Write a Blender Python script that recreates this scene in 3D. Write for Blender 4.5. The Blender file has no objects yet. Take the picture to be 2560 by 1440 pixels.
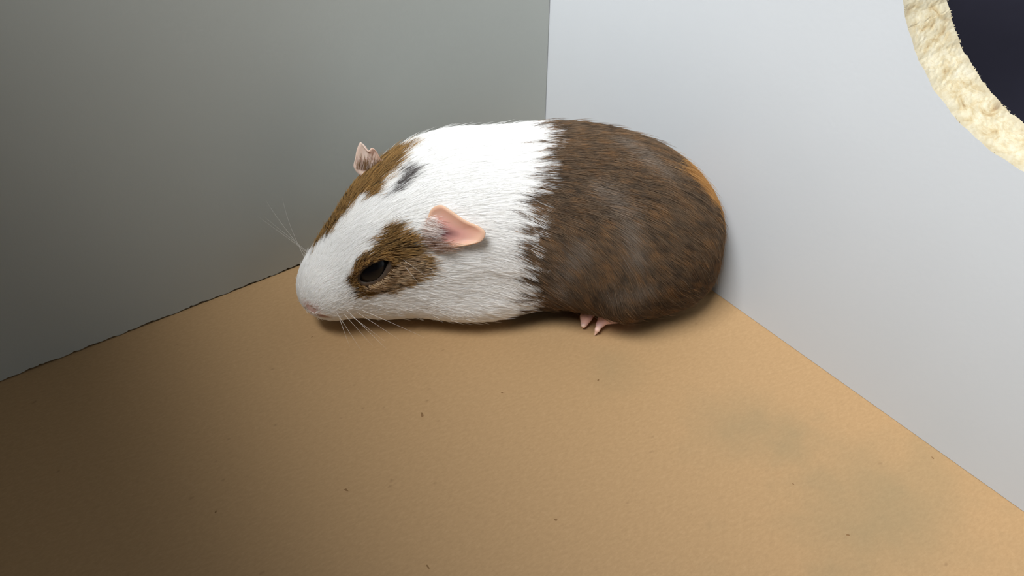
import bpy, bmesh, math, random
import numpy as np
from mathutils import Matrix, Vector

random.seed(7)
rng = np.random.default_rng(11)
C = bpy.context.scene.collection

# ------------------------------------------------------------------ camera
cam_pos = np.array([-0.15972325, -0.19809793, 0.15711717])
cam_axes = np.array([[0.81012453, -0.37680232, 0.44913056],
                     [-0.58622423, -0.52885972, 0.61371699],
                     [0.00627708, -0.76047841, -0.64933288]])   # columns: right, down, forward
cd = bpy.data.cameras.new('camera')
cd.sensor_width = 36.0
cd.lens = 1900 / 2560 * 36.0
cd.clip_start = 0.005
cd.dof.use_dof = True; cd.dof.focus_distance = 0.185; cd.dof.aperture_fstop = 40
cam = bpy.data.objects.new('camera', cd)
C.objects.link(cam)
mw = Matrix.Identity(4)
for i in range(3):
    mw[i][0] = cam_axes[i, 0]; mw[i][1] = -cam_axes[i, 1]; mw[i][2] = -cam_axes[i, 2]; mw[i][3] = cam_pos[i]
cam.matrix_world = mw
bpy.context.scene.camera = cam

# ------------------------------------------------------------------ world, window light, exposure
w = bpy.data.worlds.new('room')
bpy.context.scene.world = w
w.use_nodes = True
wb = w.node_tree.nodes['Background']
wb.inputs[0].default_value = (0.92, 0.97, 1.0, 1)
wb.inputs[1].default_value = 0.175
ld = bpy.data.lights.new('window_light', 'AREA')
ld.shape = 'RECTANGLE'; ld.size = 0.56; ld.size_y = 0.75
ld.energy = 45.5
ld.color = (0.97, 0.99, 1.0)
lo = bpy.data.objects.new('window_light', ld)
C.objects.link(lo)
lo.location = (-0.80, -0.31, 1.15)
lo.rotation_euler = (Vector((-0.05, -0.08, 0.02)) - lo.location).to_track_quat('-Z', 'Y').to_euler()
vs = bpy.context.scene.view_settings
vs.view_transform = 'Standard'; vs.look = 'None'; vs.gamma = 1.0; vs.use_curve_mapping = False
vs.exposure = 0.0
cy = bpy.context.scene.cycles
cy.max_bounces = 14; cy.diffuse_bounces = 8; cy.transmission_bounces = 8; cy.glossy_bounces = 4

# ------------------------------------------------------------------ material helpers
def srgb(r, g, b):
    f = lambda c: c / 12.92 if c <= 0.04045 else ((c + 0.055) / 1.055) ** 2.4
    return (f(r / 255), f(g / 255), f(b / 255), 1.0)

class NT:
    def __init__(s, name):
        s.m = bpy.data.materials.new(name); s.m.use_nodes = True
        s.t = s.m.node_tree; s.p = s.t.nodes['Principled BSDF']
        s.tc = None
    def n(s, typ, **kw):
        x = s.t.nodes.new(typ)
        for k, v in kw.items():
            if k.startswith('i_'):
                x.inputs[k[2:].replace('_', ' ')].default_value = v
            else:
                setattr(x, k, v)
        return x
    def l(s, a, b): s.t.links.new(a, b)
    def coord(s, scale=(1, 1, 1), rot=(0, 0, 0)):
        if s.tc is None: s.tc = s.n('ShaderNodeTexCoord')
        mp = s.n('ShaderNodeMapping'); mp.inputs['Scale'].default_value = scale; mp.inputs['Rotation'].default_value = rot
        s.l(s.tc.outputs['Object'], mp.inputs[0]); return mp.outputs[0]
    def noise(s, scale, detail=4, rough=.55, co=None, dist=0):
        x = s.n('ShaderNodeTexNoise'); x.inputs['Scale'].default_value = scale; x.inputs['Detail'].default_value = detail
        x.inputs['Roughness'].default_value = rough; x.inputs['Distortion'].default_value = dist
        s.l(co if co is not None else s.coord(), x.inputs['Vector']); return x.outputs['Fac']
    def ramp(s, fac, stops):
        x = s.n('ShaderNodeValToRGB'); cr = x.color_ramp
        while len(cr.elements) < len(stops): cr.elements.new(.5)
        for e, (p, c) in zip(cr.elements, stops): e.position = p; e.color = c
        s.l(fac, x.inputs[0]); return x.outputs[0]
    def mix(s, fac, a, b, mode='MIX'):
        x = s.n('ShaderNodeMix', data_type='RGBA', blend_type=mode)
        for sock, v in ((x.inputs[0], fac), (x.inputs[6], a), (x.inputs[7], b)):
            if hasattr(v, 'node'): s.l(v, sock)
            else: sock.default_value = v
        return x.outputs[2]
    def bump(s, h, strength, dist):
        x = s.n('ShaderNodeBump'); x.inputs['Strength'].default_value = strength; x.inputs['Distance'].default_value = dist
        s.l(h, x.inputs['Height']); s.l(x.outputs[0], s.p.inputs['Normal'])

def mat_melamine(name, col):
    m = NT(name)
    v = m.noise(60, 3)
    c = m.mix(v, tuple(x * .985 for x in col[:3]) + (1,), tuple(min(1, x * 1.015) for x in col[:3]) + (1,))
    m.l(c, m.p.inputs['Base Color'])
    m.p.inputs['Roughness'].default_value = .42
    m.p.inputs['Specular IOR Level'].default_value = .25
    m.bump(m.noise(900, 2), .06, .0004)
    return m.m

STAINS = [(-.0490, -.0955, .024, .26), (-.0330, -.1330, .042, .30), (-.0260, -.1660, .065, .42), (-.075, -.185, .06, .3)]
def mat_floor():
    m = NT('hardboard')
    fib = m.noise(620, 6, .7, m.coord((1, 2.2, 1), (0, 0, .5)))
    base = m.ramp(fib, [(.28, srgb(159, 128, 91)), (.5, srgb(167, 135, 96)), (.72, srgb(175, 143, 104))])
    fine = m.noise(1500, 3, .7)
    base = m.mix(m.ramp(fine, [(.35, (.0, .0, .0, 1)), (.75, (.22, .22, .22, 1))]), base, srgb(150, 118, 82))
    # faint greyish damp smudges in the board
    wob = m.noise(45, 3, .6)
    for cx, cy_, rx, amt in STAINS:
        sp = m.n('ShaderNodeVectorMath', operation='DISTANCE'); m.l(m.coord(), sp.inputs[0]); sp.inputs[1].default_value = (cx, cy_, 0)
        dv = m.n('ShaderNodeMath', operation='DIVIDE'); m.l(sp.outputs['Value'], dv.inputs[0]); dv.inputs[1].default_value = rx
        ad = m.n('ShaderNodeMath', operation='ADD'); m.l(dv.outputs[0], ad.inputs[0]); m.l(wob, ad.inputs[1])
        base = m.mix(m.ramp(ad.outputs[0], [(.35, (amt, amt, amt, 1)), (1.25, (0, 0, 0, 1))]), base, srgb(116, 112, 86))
    # dark flecks of bark in the pressed fibre
    vo = m.n('ShaderNodeTexVoronoi'); vo.inputs['Scale'].default_value = 160; vo.inputs['Randomness'].default_value = 1
    wv = m.n('ShaderNodeVectorMath', operation='ADD'); m.l(m.coord((1, 1.6, 1), (0, 0, .6)), wv.inputs[0])
    nz = m.n('ShaderNodeTexNoise'); nz.inputs['Scale'].default_value = 500; m.l(m.coord(), nz.inputs['Vector'])
    sc = m.n('ShaderNodeVectorMath', operation='SCALE'); m.l(nz.outputs['Color'], sc.inputs[0]); sc.inputs['Scale'].default_value = .0016
    m.l(sc.outputs[0], wv.inputs[1]); m.l(wv.outputs[0], vo.inputs['Vector'])
    gate = m.n('ShaderNodeSeparateColor'); m.l(vo.outputs['Color'], gate.inputs[0])
    g = m.n('ShaderNodeMath', operation='GREATER_THAN'); m.l(gate.outputs[0], g.inputs[0]); g.inputs[1].default_value = .80
    near = m.ramp(vo.outputs['Distance'], [(.03, (1, 1, 1, 1)), (.13, (0, 0, 0, 1))])
    mul = m.n('ShaderNodeMath', operation='MULTIPLY'); m.l(g.outputs[0], mul.inputs[0]); m.l(near, mul.inputs[1])
    mul2 = m.n('ShaderNodeMath', operation='MULTIPLY'); m.l(mul.outputs[0], mul2.inputs[0]); mul2.inputs[1].default_value = .38
    base = m.mix(mul2.outputs[0], base, srgb(112, 84, 55))
    m.l(base, m.p.inputs['Base Color'])
    m.p.inputs['Roughness'].default_value = .55
    m.p.inputs['Specular IOR Level'].default_value = .3
    m.bump(fine, .03, .0001)
    return m.m

def mat_chipboard():
    m = NT('chipboard_edge')
    co = m.coord((1, 1, 1))
    a = m.noise(330, 5, .65, m.coord((.55, 1, 1)), .6)
    c = m.ramp(a, [(.28, srgb(138, 110, 74)), (.40, srgb(178, 161, 125)), (.52, srgb(192, 182, 154)), (.75, srgb(206, 200, 181))])
    d = m.noise(1000, 4, .7)
    c = m.mix(m.ramp(d, [(.3, (.5, .5, .5, 1)), (.5, (0, 0, 0, 1))]), c, srgb(168, 146, 108))
    # the fine outer layers of the board are greyer than the coarse core
    sep = m.n('ShaderNodeSeparateXYZ'); m.l(co, sep.inputs[0])
    ab = m.n('ShaderNodeMath', operation='SUBTRACT'); m.l(sep.outputs[0], ab.inputs[0]); ab.inputs[1].default_value = .008
    ab2 = m.n('ShaderNodeMath', operation='ABSOLUTE'); m.l(ab.outputs[0], ab2.inputs[0])
    sk = m.ramp(ab2.outputs[0], [(.0045, (0, 0, 0, 1)), (.0072, (.62, .62, .62, 1))])
    c = m.mix(sk, c, srgb(176, 168, 146))
    m.l(c, m.p.inputs['Base Color']); m.p.inputs['Roughness'].default_value = .85
    m.bump(a, .15, .0002)
    return m.m

def mat_plain(name, col, rough=.6, spec=.3):
    m = NT(name)
    v = m.noise(120, 3)
    m.l(m.mix(v, tuple(x * .94 for x in col[:3]) + (1,), tuple(min(1, x * 1.06) for x in col[:3]) + (1,)), m.p.inputs['Base Color'])
    m.p.inputs['Roughness'].default_value = rough; m.p.inputs['Specular IOR Level'].default_value = spec
    return m.m

def mat_attr(name, rough, spec, sss=0, hair=False):
    m = NT(name)
    a = m.n('ShaderNodeAttribute', attribute_name='tint')
    m.l(a.outputs['Color'], m.p.inputs['Base Color'])
    m.p.inputs['Roughness'].default_value = rough; m.p.inputs['Specular IOR Level'].default_value = spec
    if sss:
        m.p.inputs['Subsurface Weight'].default_value = sss
        m.p.inputs['Subsurface Radius'].default_value = (1, .45, .3)
        m.p.inputs['Subsurface Scale'].default_value = .0018
    return m.m

WHITE = srgb(236, 238, 239)
M_wallL = mat_melamine('white_melamine_shaded', srgb(170, 173, 168))  # same white melamine as the right, darkened to put shade in its colour
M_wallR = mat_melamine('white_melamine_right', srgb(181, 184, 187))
M_floor = mat_floor(); M_chip = mat_chipboard()
M_dark = mat_plain('dark_navy_lining', srgb(70, 69, 83), .8, .1)
M_end = mat_plain('end_shade_dark', srgb(72, 58, 34), .7, .2)
M_gap = mat_plain('dark_raw_edge', srgb(60, 46, 30), .9, .1)

def mesh_obj(name, v, f, mat, parent=None, smooth=False):
    me = bpy.data.meshes.new(name); me.from_pydata([tuple(map(float, x)) for x in v], [], [tuple(map(int, x)) for x in f]); me.update()
    if smooth: me.shade_smooth()
    o = bpy.data.objects.new(name, me); C.objects.link(o)
    if mat: me.materials.append(mat)
    if parent: o.parent = parent
    return o
def structure(o, label=None):
    o['kind'] = 'structure'
    if label: o['label'] = label
    return o
def box(name, lo_, hi_, mat, parent=None):
    x0, y0, z0 = lo_; x1, y1, z1 = hi_
    v = [(x0,y0,z0),(x1,y0,z0),(x1,y1,z0),(x0,y1,z0),(x0,y0,z1),(x1,y0,z1),(x1,y1,z1),(x0,y1,z1)]
    f = [(0,3,2,1),(4,5,6,7),(0,1,5,4),(1,2,6,5),(2,3,7,6),(3,0,4,7)]
    return mesh_obj(name, v, f, mat, parent)

# ------------------------------------------------------------------ the box: floor, two walls, unseen end wall set for shade, nest chamber
T = 0.016; WH = 0.26; XE = -0.226; YE = -0.62
structure(box('floor', (XE - T, YE, -0.006), (T, T, 0.0), M_floor), 'tan hardboard floor of the box, speckled and lightly stained')
# left wall: its chipped lower edge stands a hair above the floor
n = 330
xs = np.linspace(XE, -0.00025, n)
jag = 0.00055 + 0.00016 * np.sin(xs * 410) + 0.00012 * np.sin(xs * 1170 + 1)
jag = jag + np.where(rng.random(n) > .86, rng.random(n) * .0005, 0) + (rng.random(n) - .5) * .00018
jag = np.clip(jag, .0001, .002)
v = []; f = []
for i, x in enumerate(xs):
    v += [(x, 0, jag[i]), (x, 0, WH), (x, T, WH), (x, T, jag[i])]
for i in range(n - 1):
    a = 4 * i; b = a + 4
    f += [(a, b, b + 1, a + 1), (a + 1, b + 1, b + 2, a + 2), (a + 2, b + 2, b + 3, a + 3)]
f += [(0, 1, 2, 3), (4 * n - 1, 4 * n - 2, 4 * n - 3, 4 * n - 4)]
wl = structure(mesh_obj('wall_left', v, f, M_wallL), 'white panel, shade greyed into its colour, with chipped bottom edge')
# right wall: board with a round hole
hy, hz, hr = -0.15665, 0.12207, 0.0453
N = 240
def rim_rad(ang, side):
    k = np.arange(N)
    return hr + side
r_in = hr + (rng.random(N) - .5) * .0002 + .0001 * np.sin(np.arange(N) * .9)
r_out = hr + (rng.random(N) - .5) * .0003 + .0001 * np.sin(np.arange(N) * 1.3)
ang = np.linspace(0, 2 * np.pi, N, endpoint=False)
def rect_pt(a):
    # point on the outer rectangle of the board in direction a from the hole's centre
    dy, dz = math.cos(a), math.sin(a)
    y1 = T; y0 = YE; z0 = 0.00012; z1 = WH
    ts = []
    if dy > 1e-9: ts.append((y1 - hy) / dy)
    if dy < -1e-9: ts.append((y0 - hy) / dy)
    if dz > 1e-9: ts.append((z1 - hz) / dz)
    if dz < -1e-9: ts.append((z0 - hz) / dz)
    t = min(ts); return (hy + dy * t, hz + dz * t)
angs = list(ang)
for (yy, zz) in ((T, .00012), (YE, .00012), (YE, WH), (T, WH)):   # keep the board's corners exact
    a = math.atan2(zz - hz, yy - hy) % (2 * math.pi)
    k = int(np.argmin(np.abs((np.array(angs) - a + math.pi) % (2 * math.pi) - math.pi))); angs[k] = a
v = []; f = []
for i, a in enumerate(angs):
    cy, cz = math.cos(a), math.sin(a)
    oy, oz = rect_pt(a)
    v += [(0, hy + cy * r_in[i], hz + cz * r_in[i]), (0, oy, oz), (T, oy, oz), (T, hy + cy * r_out[i], hz + cz * r_out[i])]
for i in range(N):
    a = 4 * i; b = 4 * ((i + 1) % N)
    f += [(a, a + 1, b + 1, b), (a + 1, a + 2, b + 2, b + 1), (a + 2, a + 3, b + 3, b + 2)]
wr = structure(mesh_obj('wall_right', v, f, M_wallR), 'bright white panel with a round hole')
# raw chipboard edge of the hole, rough and fibrous
K = 15; v = []; f = []
NN = N * 2
ph = rng.random((4,)) * 6
rough = rng.random((NN, K))
for i in range(NN):
    i0 = i // 2; i1 = (i0 + 1) % N; h = .5 * (i % 2)
    a0 = angs[i0]; a1 = angs[i1]
    if a1 < a0 - math.pi: a1 += 2 * math.pi
    if a1 > a0 + math.pi: a1 -= 2 * math.pi
    a = a0 * (1 - h) + a1 * h
    p0 = np.array([hy + math.cos(a0) * r_in[i0], hz + math.sin(a0) * r_in[i0]]); p1 = np.array([hy + math.cos(a1) * r_in[i1], hz + math.sin(a1) * r_in[i1]])
    pin = p0 * (1 - h) + p1 * h
    q0 = np.array([hy + math.cos(a0) * r_out[i0], hz + math.sin(a0) * r_out[i0]]); q1 = np.array([hy + math.cos(a1) * r_out[i1], hz + math.sin(a1) * r_out[i1]])
    pou = q0 * (1 - h) + q1 * h
    for k in range(K):
        t = k / (K - 1)
        p = pin * (1 - t) + pou * t
        if 0 < k < K - 1:
            d = np.array([hy, hz]) - p; d /= np.linalg.norm(d)
            p = p - d * (.0001 * (rough[i, k] ** 2) + .00008 * math.sin(math.pi * t) * (.5 + .5 * math.sin(a * 23 + k)))
        v.append((t * T, p[0], p[1]))
for i in range(NN):
    for k in range(K - 1):
        a = i * K + k; b = ((i + 1) % NN) * K + k
        f.append((a, b, b + 1, a + 1))
rim = mesh_obj('chipboard_edge', v, f, M_chip, wr)
rim['label'] = 'raw pale chipboard edge around the round hole'
# torn fibres standing proud of the outer lip
v = []; f = []
for q in range(900):
    a = rng.random() * 2 * math.pi; side = rng.random()
    rr = hr - .00005; x = T - .0001 if side > .25 else .0001
    p = np.array([x + (rng.random() - .5) * .0003, hy + math.cos(a) * rr, hz + math.sin(a) * rr])
    inw = np.array([0, -math.cos(a), -math.sin(a)]); tan = np.array([0, -math.sin(a), math.cos(a)])
    ln = (.00015 + .0003 * rng.random() ** 2) * (1 if side > .25 else .4)
    tip = p + inw * ln + tan * (rng.random() - .5) * ln * 1.4 + np.array([(rng.random() - .3) * ln * .6, 0, 0])
    wd = .00006 + .0001 * rng.random(); b = len(v)
    v += [p + tan * wd, p - tan * wd, p - inw * wd * 2 + np.array([wd, 0, 0]), tip]
    f += [(b, b + 1, b + 3), (b + 1, b + 2, b + 3), (b + 2, b, b + 3)]
fib = mesh_obj('torn_fibre', v, f, M_chip, wr); fib['kind'] = 'stuff'
# small dark flecks lying in the hardboard
v = []; f = []
for (x, y), r in zip(((-.0792,-.0838),(-.101,-.0778),(-.128,-.0874),(-.0547,-.0957),(-.0919,-.1234),(-.0393,-.166),(-.0031,-.1652),(-.1223,-.1162),(-.1122,-.0333),(-.1557,-.075),(-.0383,-.1496)),
                     (.0005,.0007,.0006,.0005,.0005,.0005,.0005,.0005,.0004,.0004,.0003)):
    b = len(v); n_ = 9; st = .5 + rng.random(); an = rng.random() * 3
    v.append((x, y, .00012))
    for k in range(n_):
        a = 2 * math.pi * k / n_; rr_ = .72 * r * (.6 + .6 * rng.random()); px, py = math.cos(a) * rr_ * (1 + .5 * st), math.sin(a) * rr_ * .7
        v.append((x + px * math.cos(an) - py * math.sin(an), y + px * math.sin(an) + py * math.cos(an), .00003))
    f += [(b, b + 1 + k, b + 1 + (k + 1) % n_) for k in range(n_)]
fk = mesh_obj('dark_fleck', v, f, mat_plain('fleck', srgb(128, 98, 66), .8, .1), bpy.data.objects['floor']); fk['kind'] = 'stuff'
# unseen end wall of the box, placed and darkened to shade the left side
structure(box('wall_end_shade', (XE - T, YE, 0.0), (XE, T, WH), M_end), 'unseen end panel of the box, darkened to shade the left')
# closed dark nest chamber behind the hole
def shell(name, lo_, hi_, mat):
    x0, y0, z0 = lo_; x1, y1, z1 = hi_
    v = [(x0,y0,z0),(x1,y0,z0),(x1,y1,z0),(x0,y1,z0),(x0,y0,z1),(x1,y0,z1),(x1,y1,z1),(x0,y1,z1)]
    f = [(0,1,2,3),(0,4,5,1),(1,5,6,2),(2,6,7,3)]
    o = mesh_obj(name, v, f, mat)
    sm = o.modifiers.new('thick', 'SOLIDIFY'); sm.thickness = .004; sm.offset = -1
    return o
structure(shell('wall_nest', (T + .0002, -0.26, 0.0), (T + .16, -0.04, 0.255), M_dark), 'dark navy lining of the nest chamber behind the hole')

# ------------------------------------------------------------------ guinea pig: frames (millimetres; f forward, l left, z up)
H = np.array([-.0292, -.0737, 0]); Fv = np.array([-.79, .61, 0]); Fv /= np.linalg.norm(Fv)
Lv = np.array([-Fv[1], Fv[0], 0]); MM = np.array([Fv, Lv, [0, 0, 1.]])
def wor(q): return np.asarray(q) / 1000 @ MM + H
def smin(a, b, k):
    h = np.clip(.5 + .5 * (b - a) / k, 0, 1); return b * (1 - h) + a * h - k * h * (1 - h)
def smax(a, b, k): return -smin(-a, -b, k)
def rot(yaw, pitch, roll=0):
    cy, sy = np.cos(yaw), np.sin(yaw); cp, sp = np.cos(pitch), np.sin(pitch); cr, sr = np.cos(roll), np.sin(roll)
    return np.array([[cy,-sy,0],[sy,cy,0],[0,0,1]]) @ np.array([[cp,0,sp],[0,1,0],[-sp,0,cp]]) @ np.array([[1,0,0],[0,cr,-sr],[0,sr,cr]])
def ell(p, c, r, Rm=None):
    q = p - np.array(c, float)
    if Rm is not None: q = q @ Rm
    r = np.array(r, float)
    k0 = np.sqrt(((q / r) ** 2).sum(-1)); k1 = np.sqrt(((q / r ** 2) ** 2).sum(-1))
    return k0 * (k0 - 1) / np.maximum(k1, 1e-9)
def cone(p, a, b, ra, rb):
    a = np.array(a, float); b = np.array(b, float); ab = b - a
    t = np.clip(((p - a) @ ab) / (ab @ ab), 0, 1)
    return np.sqrt(((p - a - t[..., None] * ab) ** 2).sum(-1)) - (ra + (rb - ra) * t)
HR = rot(np.radians(29), np.radians(29), np.radians(-20)); HC = np.array([66, 2.5, 26.])
def hd(x, y, z): return HC + HR @ np.array([x, y, z], float)
def tohead(p): return (p - HC) @ HR
def frame(x, zhint):
    x = np.array(x, float); x /= np.linalg.norm(x); z = np.array(zhint, float); z = z - x * (x @ z); z /= np.linalg.norm(z)
    return np.array([x, np.cross(z, x), z]).T
EYE = hd(8.9, 11.3, 11.0)                       # near eye, centre of the almond
EYE_R = HR @ frame((-10, 2.4, 3.2), (.0, -.55, .75))  # x along the slit, z up across it
EYE2 = hd(8.9, -11.3, 11.0)
EYE2_R = HR @ frame((-10, -2.4, 3.2), (.0, .55, .75))
NOSE = hd(31.2, 4.0, 3.6); MOUTH = hd(30.2, 5.6, .6)
SH = 0.9                                        # the skin lies this far under the coat
def sdf(p):
    d = ell(p, (5,-2.5,28.3), (28.5,24.8,26.7))
    d = smin(d, ell(p, (-4,-2,25), (25.0,22.5,21.5)), 8)
    d = smin(d, ell(p, (-11,-1,14), (18,14.5,13)), 6)
    d = smin(d, ell(p, (22,-4.5,30.3), (30,22.5,26.7)), 8)
    d = smin(d, ell(p, (46,-3,29), (25,24,26)), 8)
    d = smin(d, ell(p, (46,2.4,12.5), (28,17,12.5)), 8)
    d = smin(d, ell(p, hd(-3,0,0), (21,18,19), HR), 12)
    d = smin(d, ell(p, hd(12.5,0,.3), (20.3,13,13.3), HR), 7)
    d = smin(d, ell(p, hd(23.5,0,-1.5), (8.5,8.3,8.0), HR), 6)
    d = smin(d, ell(p, hd(4,9,-8), (17,9,11), HR), 6)
    d = smin(d, ell(p, hd(4,-10,-8), (17,9,11), HR), 6)
    d = smin(d, ell(p, hd(17,0,-8), (13.5,8.5,7.4), HR), 5)
    d = smin(d, ell(p, (-1,8,22), (14.5,15,18)), .8)      # near thigh
    d = d + SH
    # brow and lower lid swell around the sockets, then the sockets are cut
    for E, ER in ((EYE, EYE_R), (EYE2, EYE2_R)):
        q = (p - E) @ ER
        d = smin(d, ell(p, E, (6.6, 1.5, 4.2), ER), 2.0) if E is EYE else d
        g = np.maximum(np.abs(q[..., 2]) - 2.0 * (1 - (q[..., 0] / 5.4) ** 2), np.abs(q[..., 1]) - 4)
        d = smax(d, -g * .8, .8)
    d = smax(d, -ell(p, (6.0, 11.8, 2.8), (7.5, 6.0, 4.6)), 1.2)     # hollow in front of the thigh where the foot comes out
    # nostrils and mouth
    d = smax(d, -ell(p, NOSE + HR @ np.array([.6, 1.7, .3]), (1.5, .7, .5), HR), .5)
    d = smax(d, -ell(p, MOUTH, (2.2, 2.6, .4), HR), .6)
    d = smax(d, .35 - p[..., 2], 1.2)            # lies on the floor
    return d
def grad(fn, p, e=.25):
    g = np.stack([fn(p + np.eye(3)[k] * e) - fn(p - np.eye(3)[k] * e) for k in range(3)], -1)
    return g / (np.linalg.norm(g, axis=-1, keepdims=True) + 1e-9)
def surface_net(fn, lo_, hi_, h):
    lo_ = np.array(lo_, float); nn = np.ceil((np.array(hi_) - lo_) / h).astype(int) + 1
    ax = [lo_[k] + np.arange(nn[k]) * h for k in range(3)]
    D = np.empty(tuple(nn))
    for i in range(nn[0]):
        Y, Zz = np.meshgrid(ax[1], ax[2], indexing='ij')
        D[i] = fn(np.stack([np.full_like(Y, ax[0][i]), Y, Zz], -1))
    S = D < 0
    c = [S[a:nn[0]-1+a, b:nn[1]-1+b, g:nn[2]-1+g] for a in (0,1) for b in (0,1) for g in (0,1)]
    cnt = sum(x.astype(np.int8) for x in c); act = (cnt > 0) & (cnt < 8)
    idx = -np.ones(act.shape, int); idx[act] = np.arange(act.sum())
    ijk = np.argwhere(act); acc = np.zeros((len(ijk), 3)); num = np.zeros(len(ijk))
    cs = [(a,b,g) for a in (0,1) for b in (0,1) for g in (0,1)]
    for u in range(8):
        for w_ in range(u + 1, 8):
            du = np.array(cs[u]); dw = np.array(cs[w_])
            if np.abs(du - dw).sum() != 1: continue
            a = D[tuple((ijk + du).T)]; b = D[tuple((ijk + dw).T)]; x = (a < 0) != (b < 0)
            t = np.where(x, a / np.where(x, a - b, 1), 0)
            acc += np.where(x[:, None], du + t[:, None] * (dw - du), 0); num += x
    V = lo_ + (ijk + acc / num[:, None]) * h
    Fc = []
    for k in range(3):
        k1, k2 = (k + 1) % 3, (k + 2) % 3
        A = np.moveaxis(S, (k, k1, k2), (0, 1, 2)); I = np.moveaxis(idx, (k, k1, k2), (0, 1, 2))
        a = A[:-1, 1:-1, 1:-1]; b = A[1:, 1:-1, 1:-1]; x = np.argwhere(a != b)
        i0, j, g = x[:, 0], x[:, 1] + 1, x[:, 2] + 1
        q = np.stack([I[i0, j-1, g-1], I[i0, j, g-1], I[i0, j, g], I[i0, j-1, g]], -1)
        fl = ~A[i0, j, g]; q[fl] = q[fl][:, ::-1]; Fc.append(q)
    return V, np.concatenate(Fc)
# smooth value noise
_lat = rng.random((64, 64, 64))
def vnoise(p):
    i = np.floor(p).astype(int); fr = p - i; fr = fr * fr * (3 - 2 * fr); r = 0
    for a in (0,1):
        for b in (0,1):
            for g in (0,1):
                wt = (fr[..., 0] if a else 1 - fr[..., 0]) * (fr[..., 1] if b else 1 - fr[..., 1]) * (fr[..., 2] if g else 1 - fr[..., 2])
                r = r + wt * _lat[(i[..., 0] + a) & 63, (i[..., 1] + b) & 63, (i[..., 2] + g) & 63]
    return r
def inpoly(x, y, poly):
    c = np.zeros(x.shape, bool); P = np.array(poly, float)
    for a, b in zip(P, np.roll(P, -1, 0)):
        t = ((a[1] > y) != (b[1] > y)) & (x < (b[0] - a[0]) * (y - a[1]) / (b[1] - a[1] + 1e-12) + a[0]); c ^= t
    return c

# ------------------------------------------------------------------ coat markings (in the animal's own coordinates)
lin = lambda *c: np.array(srgb(*c)[:3])
NEAR = [(20,62),(18.6,50),(17,38),(11,29),(4,24),(-1.2,21),(-1.2,32),(-2.5,38),(-3.5,47),(-3.0,56),(-2.5,64),(1.0,69),(6,76),(11,78),(16.5,73)]
FAR = [(-14,-30),(-11.5,-21),(-8.3,-13),(-2.6,-7),(2.5,-12),(8,-18),(15,-22),(21,-27),(22,-60),(12,-78),(3,-80),(-4,-70),(-12,-50)]
def markings(p, jit=1.0):
    """0 white, 1 brown saddle, 2 tan rump, 3 head patch, 4 nape spot, 5 bare (no coat)"""
    m = np.zeros(len(p), int)
    q = p + (np.stack([vnoise(p * .35 + 7), vnoise(p * .35 + 19), vnoise(p * .35 + 31)], -1) - .5) * 3.2 * jit
    q = q + (rng.random(p.shape) - .5) * 1.6 * jit
    brown = q[:, 0] < 34 - 6.0 * np.clip((p[:, 2] - 42) / 13, 0, 1) + 4 * np.clip((12 - p[:, 2]) / 10, 0, 1)
    m[brown] = 1
    tan = brown & (q[:, 0] < -8) & (q[:, 1] < 1.4) & (q[:, 2] > 27) & (q[:, 2] < 53)
    m[tan] = 2
    h = tohead(q); th = np.degrees(np.arctan2(h[:, 1], h[:, 2])); hx = h[:, 0]
    onhead = (hx > -15) & ~brown
    m[onhead & (inpoly(hx, th, NEAR) | inpoly(hx, th, FAR))] = 3
    sx, sy = h[:, 0] + 8.3, h[:, 1] + .5
    a = (sx * -8.8 + sy * -3.3) / 9.4; b = (sx * 3.3 - sy * 8.8) / 9.4
    m[(np.abs(a) < 4.0) & (np.abs(b) < .7 + .15 * (a + 4)) & (h[:, 2] > 12) & ~brown] = 4
    return m
def lids(p):
    r = np.full(len(p), 9.)
    for E, ER in ((EYE, EYE_R), (EYE2, EYE2_R)):
        q = (p - E) @ ER; r = np.minimum(r, np.sqrt((q[:, 0] / 5.6) ** 2 + (q[:, 1] / 6) ** 2 + (q[:, 2] / 2.9) ** 2))
    return r
def noselike(p):
    q = (p - NOSE) @ HR
    return np.sqrt((q[:, 0] / 4) ** 2 + (q[:, 1] / 3.4) ** 2 + (q[:, 2] / 2.6) ** 2)

# ------------------------------------------------------------------ body mesh
pig = bpy.data.objects.new('guinea_pig', None); C.objects.link(pig)
pig.location = tuple(H)
pig['label'] = 'young guinea pig with white front and dark brown rear, lying in the box corner'
pig['category'] = 'guinea pig'
def pig_mesh(name, Vmm, Fc, mat, parent=pig, tint=None, smooth=True):
    me = bpy.data.meshes.new(name)
    W = wor(Vmm) - H
    me.from_pydata(W.tolist(), [], [tuple(int(k) for k in x) for x in Fc]); me.update()
    if smooth: me.shade_smooth()
    if mat: me.materials.append(mat)
    if tint is not None:
        at = me.attributes.new('tint', 'FLOAT_COLOR', 'POINT')
        at.data.foreach_set('color', np.concatenate([tint, np.ones((len(tint), 1))], 1).astype(np.float32).ravel())
    o = bpy.data.objects.new(name, me); C.objects.link(o); o.parent = parent
    return o
M_skin = mat_attr('skin_and_undercoat', .6, .25, .15)
M_pink = mat_attr('pink_skin', .5, .3, .35)
V, Fq = surface_net(sdf, (-36, -32, -1), (102, 32, 62), .9)
mk = markings(V, .6); ld_ = lids(V); ns = noselike(V)
base = {0: lin(251, 248, 245), 1: lin(72, 50, 34), 2: lin(176, 122, 60), 3: lin(112, 80, 44), 4: lin(110, 102, 98)}
col = np.array([base[k] for k in mk])
wl_ = np.clip((1.25 - ld_) / .2, 0, 1)[:, None]; col = col * (1 - wl_) + lin(70, 58, 48) * wl_
wn = np.clip((1.25 - ns) / .5, 0, 1)[:, None]; col = col * (1 - wn) + lin(236, 204, 198) * wn
hh = tohead(V)
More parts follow.
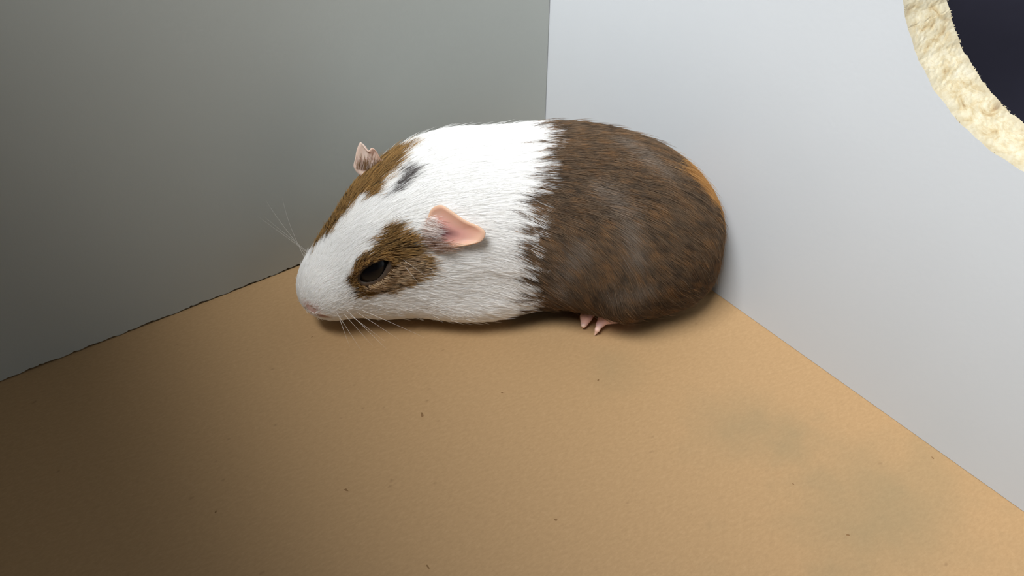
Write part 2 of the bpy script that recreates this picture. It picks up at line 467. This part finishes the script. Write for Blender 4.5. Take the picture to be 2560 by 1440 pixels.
mq = (V - MOUTH) @ HR; mouth = np.clip(1.4 - np.sqrt((mq[:, 0] / 3) ** 2 + (mq[:, 1] / 3) ** 2 + (mq[:, 2] / 1.2) ** 2), 0, 1)
col = col * (1 - .85 * mouth[:, None]) + lin(176, 104, 100) * .85 * mouth[:, None]
body = pig_mesh('body', V, Fq, M_skin, tint=col)

# ------------------------------------------------------------------ eyes
def uv_ball(c, r, Rm, nu=28, nv=18):
    v = []; f = []
    for j in range(nv + 1):
        t = math.pi * j / nv
        for i in range(nu):
            a = 2 * math.pi * i / nu
            v.append((r[0] * math.sin(t) * math.cos(a), r[1] * math.sin(t) * math.sin(a), r[2] * math.cos(t)))
    for j in range(nv):
        for i in range(nu):
            f.append((j * nu + i, j * nu + (i + 1) % nu, (j + 1) * nu + (i + 1) % nu, (j + 1) * nu + i))
    return np.array(v) @ Rm.T + c, f
me_ = NT('dark_eye'); me_.p.inputs['Base Color'].default_value = srgb(7, 7, 10); me_.p.inputs['Roughness'].default_value = .22
me_.p.inputs['Coat Weight'].default_value = .05; me_.p.inputs['Specular IOR Level'].default_value = .3; me_.p.inputs['Coat Roughness'].default_value = .05
M_eye = me_.m
for nm, E, ER, s in (('eye', EYE, EYE_R, 1), ('eye', EYE2, EYE2_R, -1)):
    inward = E - HR @ (np.array([0, 2.3, 1.8]) if s > 0 else np.array([0, -4.2, 3.4]))
    vv, ff = uv_ball(inward, (5.9, 4.2, 4.2), ER)
    pig_mesh(nm, vv, ff, M_eye)

# ------------------------------------------------------------------ ears: thin cupped petals
def ear_petal(name, rim_pts, centre, out, depth, rings=9, thick=.38, inner=None, edge=None, dark=None, shade=None):
    rim_pts = np.array(rim_pts, float)
    # smooth closed rim (Catmull-Rom)
    R_ = []
    n_ = len(rim_pts)
    for i in range(n_):
        p0, p1, p2, p3 = (rim_pts[(i + k) % n_] for k in (-1, 0, 1, 2))
        for t in np.linspace(0, 1, 6, endpoint=False):
            R_.append(.5 * ((2 * p1) + (-p0 + p2) * t + (2 * p0 - 5 * p1 + 4 * p2 - p3) * t * t + (-p0 + 3 * p1 - 3 * p2 + p3) * t ** 3))
    R_ = np.array(R_); m_ = len(R_)
    out = np.array(out, float); out /= np.linalg.norm(out)
    v = [np.array(centre) - out * depth]; s_ = [0.]
    for j in range(1, rings + 1):
        r = j / rings
        for p in R_:
            v.append(centre + (p - centre) * r - out * depth * (1 - r * r) + out * .5 * math.sin(r * math.pi * 2) * .6); s_.append(r)
    # two ridges of gristle running across the bowl
    v = np.array(v); s_ = np.array(s_)
    f = [(0, 1 + i, 1 + (i + 1) % m_) for i in range(m_)]
    for j in range(rings - 1):
        for i in range(m_):
            a = 1 + j * m_ + i; b = 1 + j * m_ + (i + 1) % m_
            f.append((a, a + m_, b + m_, b))
    t = s_[:, None]
    col = np.where(t < .45, dark * (1 - (t / .45) ** 1.6) + inner * ((t / .45) ** 1.6), inner * (1 - (t - .45) / .55) + edge * ((t - .45) / .55))
    if shade: col = col * shade(v)
    o = pig_mesh(name, v, f, M_pink, tint=col)
    md = o.modifiers.new('thickness', 'SOLIDIFY'); md.thickness = thick / 1000; md.offset = -1
    return o
toc = (cam_pos - H) @ MM.T * 1000
e1 = [(53.58,17.89,43.23),(52.29,17.01,45.65),(49.86,17.6,47.35),(47.28,19.13,47.0),(44.57,20.49,45.81),(42.31,21.28,44.95),(39.85,21.91,44.23),(38.21,22.66,42.82),(39.24,23.14,40.37),(42.15,23.08,38.95),(45.74,22.59,37.69),(49.61,21.95,36.31),(52.4,21.05,36.58),(54.31,20.19,37.7),(54.69,19.07,40.22)]
hs_ = [-1.2,-.2,.9,1.4,1.6,1.8,2.0,2.2,2.0,1.6,.8,-.2,-1.2,-1.8,-1.8]; h0_ = [.6,1.2,2.6,3.6,4.2,4.6,5,5.2,4.6,3.8,2.6,1.4,.6,.2,.2]
v_ = (0, .72, .69)
e1 = [np.array(q) + np.array(v_) * (b - a) for q, a, b in zip(e1, h0_, [x + 1.0 for x in hs_])]
ear1 = ear_petal('ear', e1, np.array((49.6, 20.6, 40.6)), (0, .75, .65), 2.0, inner=lin(204, 149, 138), edge=lin(216, 176, 150), dark=lin(104, 66, 70))
ear1['label'] = 'near pink ear lying back against the white neck'
e2 = [(76.0,-2.1,45.6),(75.4,-2.64,48.25),(74.76,-3.12,50.6),(73.6,-3.5,52.75),(72.7,-2.9,51.9),(71.5,-2.2,50.9),(70.5,-2.7,51.5),(69.4,-2.5,50.9),(68.5,-1.9,49.2),(67.5,-1.2,47.4),(67.0,-.8,46.2),(69.8,-.55,43.9),(73.8,-1.1,43.4)]
e2 = [np.array(q) + np.array((1.6, 0, 0)) * (0 if i < 4 else 0) for i, q in enumerate(e2)]
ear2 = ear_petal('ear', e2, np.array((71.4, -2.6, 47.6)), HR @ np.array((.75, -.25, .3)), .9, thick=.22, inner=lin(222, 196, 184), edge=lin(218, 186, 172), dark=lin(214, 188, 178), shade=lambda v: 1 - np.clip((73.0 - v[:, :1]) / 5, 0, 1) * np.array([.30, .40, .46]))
ear2['label'] = 'far upright pink ear'

# ------------------------------------------------------------------ hind foot with toes and claws
toes = [((8.0,8.0,3.8),(9.4,11.0,3.7),(9.9,12.0,2.0)), ((1.5,8.6,3.6),(4.1,12.2,4.4),(5.6,13.6,2.9))]
def foot_sdf(p):
    d = cone(p, (-3.5, 8.4, 2.4), (3.0, 10.4, 3.4), 2.0, 2.3)
    d = smin(d, cone(p, (-2, 8.0, 3.0), (8.6, 7.4, 4.2), 2.2, 1.9), 1.5)
    for a, b, c_ in toes:
        d = smin(d, cone(p, a, b, 1.9, 1.75), 1.0)
        d = smin(d, cone(p, b, c_, 1.7, 1.15), .7)
    return smax(d, .1 - p[..., 2], .4)
V2, F2 = surface_net(foot_sdf, (-16, 0, -.6), (18, 17, 8), .4)
pk = lin(232, 190, 184) * np.ones((len(V2), 1)) * (.93 + .14 * vnoise(V2 * .8)[:, None])
foot = pig_mesh('hind_foot', V2, F2, M_pink, tint=pk); foot['label'] = 'pink hind foot with two toes showing under the brown fur'
for (a, b, c_), tip in zip(toes, ((10.3,12.4,.3),(6.8,15.2,.3))) :
    c_ = np.array(c_, float); tip = np.array(tip, float); mid = (c_ + tip) / 2 + np.array([0, .5, .7])
    def claw_sdf(p): return smin(cone(p, c_, mid, 1.0, .75), cone(p, mid, tip, .75, .2), .3)
    lo2 = np.minimum(c_, tip) - 2; hi2 = np.maximum(c_, tip) + 2
    V3, F3 = surface_net(claw_sdf, lo2, hi2, .25)
    pig_mesh('claw', V3, F3, M_pink, parent=foot, tint=lin(236, 196, 180) * np.ones((len(V3), 1)))

# ------------------------------------------------------------------ fur
def roots(count, Vv, Fc):
    tri = np.concatenate([Fc[:, [0, 1, 2]], Fc[:, [0, 2, 3]]])
    A = Vv[tri[:, 0]]; B = Vv[tri[:, 1]]; Cc = Vv[tri[:, 2]]
    ar = np.linalg.norm(np.cross(B - A, Cc - A), axis=1); cum = np.cumsum(ar)
    t = np.searchsorted(cum, rng.random(count) * cum[-1]); t = np.minimum(t, len(tri) - 1)
    r1 = np.sqrt(rng.random(count))[:, None]; r2 = rng.random(count)[:, None]
    return A[t] * (1 - r1) + B[t] * r1 * (1 - r2) + Cc[t] * r1 * r2
SPINE = np.array([(92, 13, 14), (80, 8, 24), (66, 2.5, 34), (50, -2, 36), (30, -3.5, 32), (5, -2.5, 30), (-20, -2, 24), (-40, 0, 14)], float)
def flow(p, nrm):
    """coat direction: from nose to rump along the spine, sinking on the flanks, whorl over the hip"""
    w_ = 0; d = 0
    for a, b in zip(SPINE[:-1], SPINE[1:]):
        c_ = (a + b) / 2; wt = np.exp(-((p - c_) ** 2).sum(1) / (2 * 16 ** 2))[:, None] + 1e-9
        u = (b - a) / np.linalg.norm(b - a); d = d + wt * u; w_ = w_ + wt
    d = d / w_
    hx = tohead(p)[:, 0]
    down = np.clip((45 - p[:, 0]) / 40, 0, 1) * .45 + .12
    d = d + np.array([0, 0, -1.]) * (down * np.clip((56 - p[:, 2]) / 24, 0, 1))[:, None]
    muz = np.clip((hx - 12) / 14, 0, 1)[:, None]     # muzzle: hair radiates back from the nose
    rad = p - hd(34, 0, -1); rad /= np.linalg.norm(rad, axis=1, keepdims=True) + 1e-9
    d = d * (1 - muz) + rad * muz
    hip = np.exp(-(((p - np.array([8, 24, 26])) / np.array([13, 16, 13])) ** 2).sum(1))[:, None]
    d = d + hip * np.array([.3, 0, -1.0])
    d = d - nrm * (d * nrm).sum(1, keepdims=True)
    return d / (np.linalg.norm(d, axis=1, keepdims=True) + 1e-9)
NP = 6
SHEEN_BANDS = [((15, 11, 50), (9, 15, 47), 2.6), ((9, 15, 47), (3, 20, 39), 2.4), ((9, -2, 56), (-2, 5, 52), 2.6), ((19, 18, 39), (24, 20, 31), 2.2), ((6, 22, 27), (-1, 23, 30), 3.0), ((24, 19, 26), (25, 19, 18), 2.5)]   # grey sheen painted into the brown hair colour along these bands
def grow(P, scale=1.0, stray=.988):
    nrm = grad(sdf, P); h = tohead(P); hx = h[:, 0]
    L_ = np.where(hx > -12, np.interp(hx, [-12, 2, 16, 26, 32], [7.5, 5.0, 3.6, 2.4, 1.2]), 9.0)
    bd = np.clip((-hx - 12) / 14, 0, 1); L_ = np.maximum(L_, 7.5 + 1.6 * bd) * (hx <= -12) + L_ * (hx > -12)
    nr = np.clip(lids(P) - .8, .25, 1); L_ = L_ * np.minimum(nr, 1)
    L_ = L_ * (.72 + .5 * rng.random(len(P))) * scale
    d = flow(P, nrm)
    side = np.cross(nrm, d)
    sw = (vnoise(P * .22 + 3) - .5)[:, None] * .5 + (vnoise(P * .8 + 11) - .5)[:, None] * .15 + rng.normal(0, .09, (len(P), 1))
    d = d + side * sw
    lift = np.interp(hx, [-14, 0, 20, 30], [1.0, .85, .65, .35]) * (.7 + .6 * rng.random(len(P)))
    lift = lift * np.where(rng.random(len(P)) > stray, 1.9, 1) * np.interp(P[:, 2], [1, 9], [.4, 1])
    pts = [P - nrm * .25]
    cur = P.copy()
    for k in range(1, NP):
        t = k / (NP - 1)
        cur = cur + d * (L_ / (NP - 1))[:, None]
        s = sdf(cur); g = grad(sdf, cur, .4)
        want = .10 + lift * t ** .8
        cur = cur + g * np.clip(want - s, -2, 2)[:, None]
        cur[:, 2] = np.maximum(cur[:, 2], .15)
        d = d - g * (d * g).sum(1, keepdims=True); d = d + np.array([0, 0, -.02]); d /= np.linalg.norm(d, axis=1, keepdims=True) + 1e-9
        pts.append(cur.copy())
    return np.stack(pts, 1)
NH = 280000
P = roots(int(NH * 1.06), V, Fq)
okm = (lids(P) > 1.02) & (noselike(P) > .5) & (np.sqrt(((((P - MOUTH) @ HR) / np.array([3.2, 3.0, 1.6])) ** 2).sum(1)) > .95) & (P[:, 2] > .9)
P = P[okm]
hair = grow(P)
hf = hair.reshape(-1, 3); keep = (np.minimum(foot_sdf(hf), np.where(hf[:, 1] > 9.5, np.minimum(ell(hf, (7.5, 13.5, 2.5), (6.0, 5.5, 4.0)), ell(hf, (1, 12.0, 1.5), (7, 4, 2.6))), 9)).reshape(len(hair), NP).min(1) > .3)
P = P[keep]; hair = hair[keep]
# tufts: tips lean to the nearest tuft guide
G = roots(16000, V, Fq); Gh = grow(G, 1.05, 2)
from mathutils.kdtree import KDTree
kd = KDTree(len(G))
for i, g in enumerate(G): kd.insert(g, i)
kd.balance()
near = np.fromiter((kd.find(p)[1] for p in P.tolist()), int, len(P))
gj = (rng.random((len(G), 3)) - .5) * np.array([9.0, .6, .6])
sad = np.exp(-((P[:, 0] - 32) / 5) ** 2)
mk = markings(P + gj[near] * sad[:, None])
cl = (.0 + .12 * vnoise(P * .3 + 41) + .6 * sad + .10 * (mk == 1))[:, None]
tt = np.linspace(0, 1, NP)
off = (Gh[near] - hair) - (Gh[near][:, :1] - hair[:, :1]) * 0
hair = hair + off * (cl * (tt ** 1.6)[None, :])[:, :, None]
# colours per point
n1 = vnoise(P * .55 + 5); n2 = vnoise(P * 1.6 + 9); rr = rng.random(len(P)); n3 = vnoise(G * 3.1)[near]
tip = np.zeros((len(P), NP, 3))
def blend(a, b, t): return a * (1 - t[..., None]) + b * t[..., None]
tcol = np.broadcast_to(tt, (len(P), NP))
x = mk == 0
wcol = blend(lin(254, 254, 254) * np.ones((x.sum(), 1)), lin(252, 251, 249) * np.ones((x.sum(), 1)), rr[x])
tip[x] = wcol[:, None, :]
x = mk == 1
one = np.ones((x.sum(), NP, 1)); hpx = hair[x]
fl = vnoise(hpx * .75 + 5 + rr[x][:, None, None] * 2.2); fl2 = vnoise(hpx * .9 + 23 + rr[x][:, None, None] * 2.0)
br = blend(lin(130, 109, 88) * one, lin(166, 126, 86) * one, np.clip((fl - .52) * 3.2, 0, .8))
br = blend(br, lin(74, 65, 58) * one, np.clip((fl2 - .50) * 3.2, 0, .85))
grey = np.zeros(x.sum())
for a_, b_, r_ in SHEEN_BANDS: grey = np.maximum(grey, np.exp(-(np.maximum(cone(P[x], a_, b_, 0, 0), 0) / r_) ** 2))
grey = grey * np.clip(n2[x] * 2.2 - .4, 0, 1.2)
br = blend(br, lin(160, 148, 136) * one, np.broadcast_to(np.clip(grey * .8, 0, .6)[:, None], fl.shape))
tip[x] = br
x = mk == 2
tip[x] = blend(lin(204, 160, 104) * np.ones((x.sum(), 1)), lin(180, 134, 80) * np.ones((x.sum(), 1)), rr[x])[:, None, :]
x = mk == 3
hp = tohead(P[x]); up = np.clip((hp[:, 2] - 8) / 8, 0, 1)
hc = blend(lin(146, 118, 82) * np.ones((x.sum(), 1)), lin(204, 164, 102) * np.ones((x.sum(), 1)), np.clip(n2[x] * 1.1, 0, 1))
qe = (P[x] - EYE) @ EYE_R; low = (qe[:, 2] < -1.5) & (qe[:, 2] > -7.0) & (np.abs(qe[:, 0] - 2.0) < 9.0) & (hp[:, 1] > 0)
hc = np.where((low & (rr[x] > .2))[:, None], lin(214, 188, 154), hc)
hc = np.where((rr[x] < .16)[:, None], lin(58, 46, 36), hc)
tip[x] = hc[:, None, :]
x = mk == 4
tip[x] = blend(lin(96, 90, 88) * np.ones((x.sum(), 1)), lin(168, 162, 160) * np.ones((x.sum(), 1)), rr[x])[:, None, :]

def mat_fur(name, rough, spec):
    m = NT(name)
    a = m.n('ShaderNodeAttribute', attribute_name='tint')
    m.l(a.outputs['Color'], m.p.inputs['Base Color'])
    m.p.inputs['Roughness'].default_value = rough; m.p.inputs['Specular IOR Level'].default_value = spec
    tr = m.n('ShaderNodeBsdfTranslucent'); m.l(a.outputs['Color'], tr.inputs['Color'])
    mx = m.n('ShaderNodeMixShader'); mx.inputs[0].default_value = .5
    m.l(m.p.outputs[0], mx.inputs[1]); m.l(tr.outputs[0], mx.inputs[2])
    out = [n for n in m.t.nodes if n.type == 'OUTPUT_MATERIAL'][0]
    m.l(mx.outputs[0], out.inputs['Surface'])
    return m.m
M_furw = mat_fur('white_fur', .7, .1); M_furb = mat_fur('brown_fur', .6, .2)
def fur_object(name, sel, mat, label, rad=.048):
    hs = hair[sel]; n_ = len(hs)
    cu = bpy.data.hair_curves.new(name)
    cu.add_curves([NP] * n_)
    cu.position_data.foreach_set('vector', (wor(hs) - H).astype(np.float32).ravel())
    ra = cu.attributes.get('radius') or cu.attributes.new('radius', 'FLOAT', 'POINT')
    prof = np.array([1, 1, .95, .85, .6, .12])
    rs = (rad * (.75 + .5 * rng.random(n_)))[:, None] * prof[None] / 1000
    ra.data.foreach_set('value', rs.astype(np.float32).ravel())
    ca = cu.attributes.new('tint', 'FLOAT_COLOR', 'POINT')
    ca.data.foreach_set('color', np.concatenate([tip[sel].reshape(-1, 3), np.ones((n_ * NP, 1))], 1).astype(np.float32).ravel())
    cu.materials.append(mat)
    o = bpy.data.objects.new(name, cu); C.objects.link(o); o.parent = pig
    o['kind'] = 'stuff'; o['label'] = label
    return o
fur_object('white_fur', mk == 0, M_furw, 'white fur of face, neck and shoulders')
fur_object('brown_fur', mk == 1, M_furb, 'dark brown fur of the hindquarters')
fur_object('tan_fur', mk == 2, M_furb, 'tan fur along the far side of the rump')
hp = tohead(P)
fur_object('eye_patch', (mk == 3) & (hp[:, 1] > 0), M_furb, 'golden brown patch around the near eye')
fur_object('eye_patch', (mk == 3) & (hp[:, 1] <= 0), M_furb, 'brown patch on the far side of the head')
fur_object('nape_spot', mk == 4, M_furb, 'small grey brown spot between the ears')

# ------------------------------------------------------------------ whiskers, each a tapering curve
M_whisk = mat_plain('whisker', srgb(225, 218, 210), .4, .4)
def whisker(a, b, c_, r=.11):
    k = 12; v = []; f = []
    for i in range(k):
        t = i / (k - 1); p = (1 - t) ** 2 * np.array(a) + 2 * t * (1 - t) * np.array(b) + t * t * np.array(c_)
        tg = 2 * (1 - t) * (np.array(b) - a) + 2 * t * (np.array(c_) - b); tg = tg / np.linalg.norm(tg)
        u = np.cross(tg, [0, 0, 1.]); u /= np.linalg.norm(u); w_ = np.cross(tg, u)
        for q in range(4):
            an = math.pi / 2 * q; v.append(p + (u * math.cos(an) + w_ * math.sin(an)) * r * (1 - .88 * t))
    for i in range(k - 1):
        for q in range(4): f.append((4 * i + q, 4 * i + (q + 1) % 4, 4 * i + 4 + (q + 1) % 4, 4 * i + 4 + q))
    pig_mesh('whisker', np.array(v), f, M_whisk)
for a, c_ in (((81.2,21.4,13.8),(74.0,25.9,1.5)), ((79.6,20.9,12.8),(71.3,23.5,1.5)), ((78.4,20.1,11.4),(68.1,21.8,2.0)), ((76.3,20.0,12.3),(63.8,21.2,2.0)),
              ((76.0,20.0,13.6),(56.7,20.4,2.5)), ((80.7,20.4,10.7),(77.9,24.1,1.5)), ((79.0,20.6,14.2),(66.0,29.0,6.0))):
    a = np.array(a, float); c_ = np.array(c_, float)
    whisker(a, (a + c_) / 2 + np.array([-.5, 1.8, 2.0]), c_, .07)
for a, c_ in (((62.2,19.4,32.1),(53.5,23.5,28.0)), ((61.2,19.8,30.4),(55.0,24.0,24.5))):     # brow whiskers by the eye
    a = np.array(a, float); c_ = np.array(c_, float)
    whisker(a, (a + c_) / 2 + np.array([0, 1.4, 1.0]), c_, .05)
for i in range(4):
    a = hd(22 + 1.5 * (i % 3), -8.6, 2.5 - 2.2 * (i // 3))
    c_ = a + HR @ np.array([5 - 6 * (i % 3), -17 - 3 * (i % 2), 10 - 4 * (i // 3)])
    whisker(a, (a + c_) / 2 + np.array([2, 0, 2]), c_, .032)

# ------------------------------------------------------------------ soft hair at the front of the near ear
sel_ = [11, 12, 13, 14, 0]
E1 = np.array([np.array(q) for q in e1]); ec = np.array((49.6, 20.6, 40.6)); eo = np.array((0, .73, .68))
n_ = 420; hs2 = np.zeros((n_, NP, 3)); tc2 = np.zeros((n_, NP, 3))
for i in range(n_):
    u = rng.random() * 4; k = int(u); r0 = E1[sel_[k]] * (1 - u + k) + E1[sel_[k + 1]] * (u - k)
    r0 = r0 + rng.normal(0, .7, 3) + eo * .4
    dr = (ec - r0) * .35 + np.array((-5.0, .5, -.8)) + rng.normal(0, .7, 3)
    dr = dr - eo * (dr @ eo); dr = dr / np.linalg.norm(dr) * (3.0 + 3.5 * rng.random())
    for q in range(NP):
        t = q / (NP - 1); hs2[i, q] = r0 + dr * t + eo * (1.6 * t * (1 - .55 * t) + .2)
    low_ = r0[2] < 38.6
    tc2[i] = (lin(150, 120, 100) if rng.random() < .6 else lin(222, 205, 198)) if low_ else (lin(246, 240, 236) if rng.random() < .75 else lin(190, 160, 148))
hair, tip = hs2, tc2
fur_object('ear_tuft', np.ones(n_, bool), M_furb, 'soft brown and white hair in front of the near ear', .04)

# fuzz at the foot of the far ear
n_ = 260; hs3 = np.zeros((n_, NP, 3)); tc3 = np.zeros((n_, NP, 3)); tv = toc - np.array((71., -1., 47.)); tv /= np.linalg.norm(tv)
for i in range(n_):
    u = rng.random(); r0 = np.array((75.3, -2.1, 45.4)) * (1 - u) + np.array((67.0, -.8, 45.6)) * u + tv * (.3 + .5 * rng.random()) + rng.normal(0, .25, 3)
    dr = np.array((-.15 - .25 * u, -.5, 1.0)) + rng.normal(0, .14, 3); dr = dr / np.linalg.norm(dr) * (1.8 + 2.6 * rng.random()) * (1.15 - .35 * u)
    for q in range(NP):
        t = q / (NP - 1); hs3[i, q] = r0 + dr * t + tv * .3 * math.sin(math.pi * t)
    tc3[i] = lin(146, 118, 86) if rng.random() < .55 + .3 * u else lin(232, 216, 206)
hair, tip = hs3, tc3
fur_object('ear_tuft', np.ones(n_, bool), M_furb, 'short brown and pale fuzz at the foot of the far ear', .04)
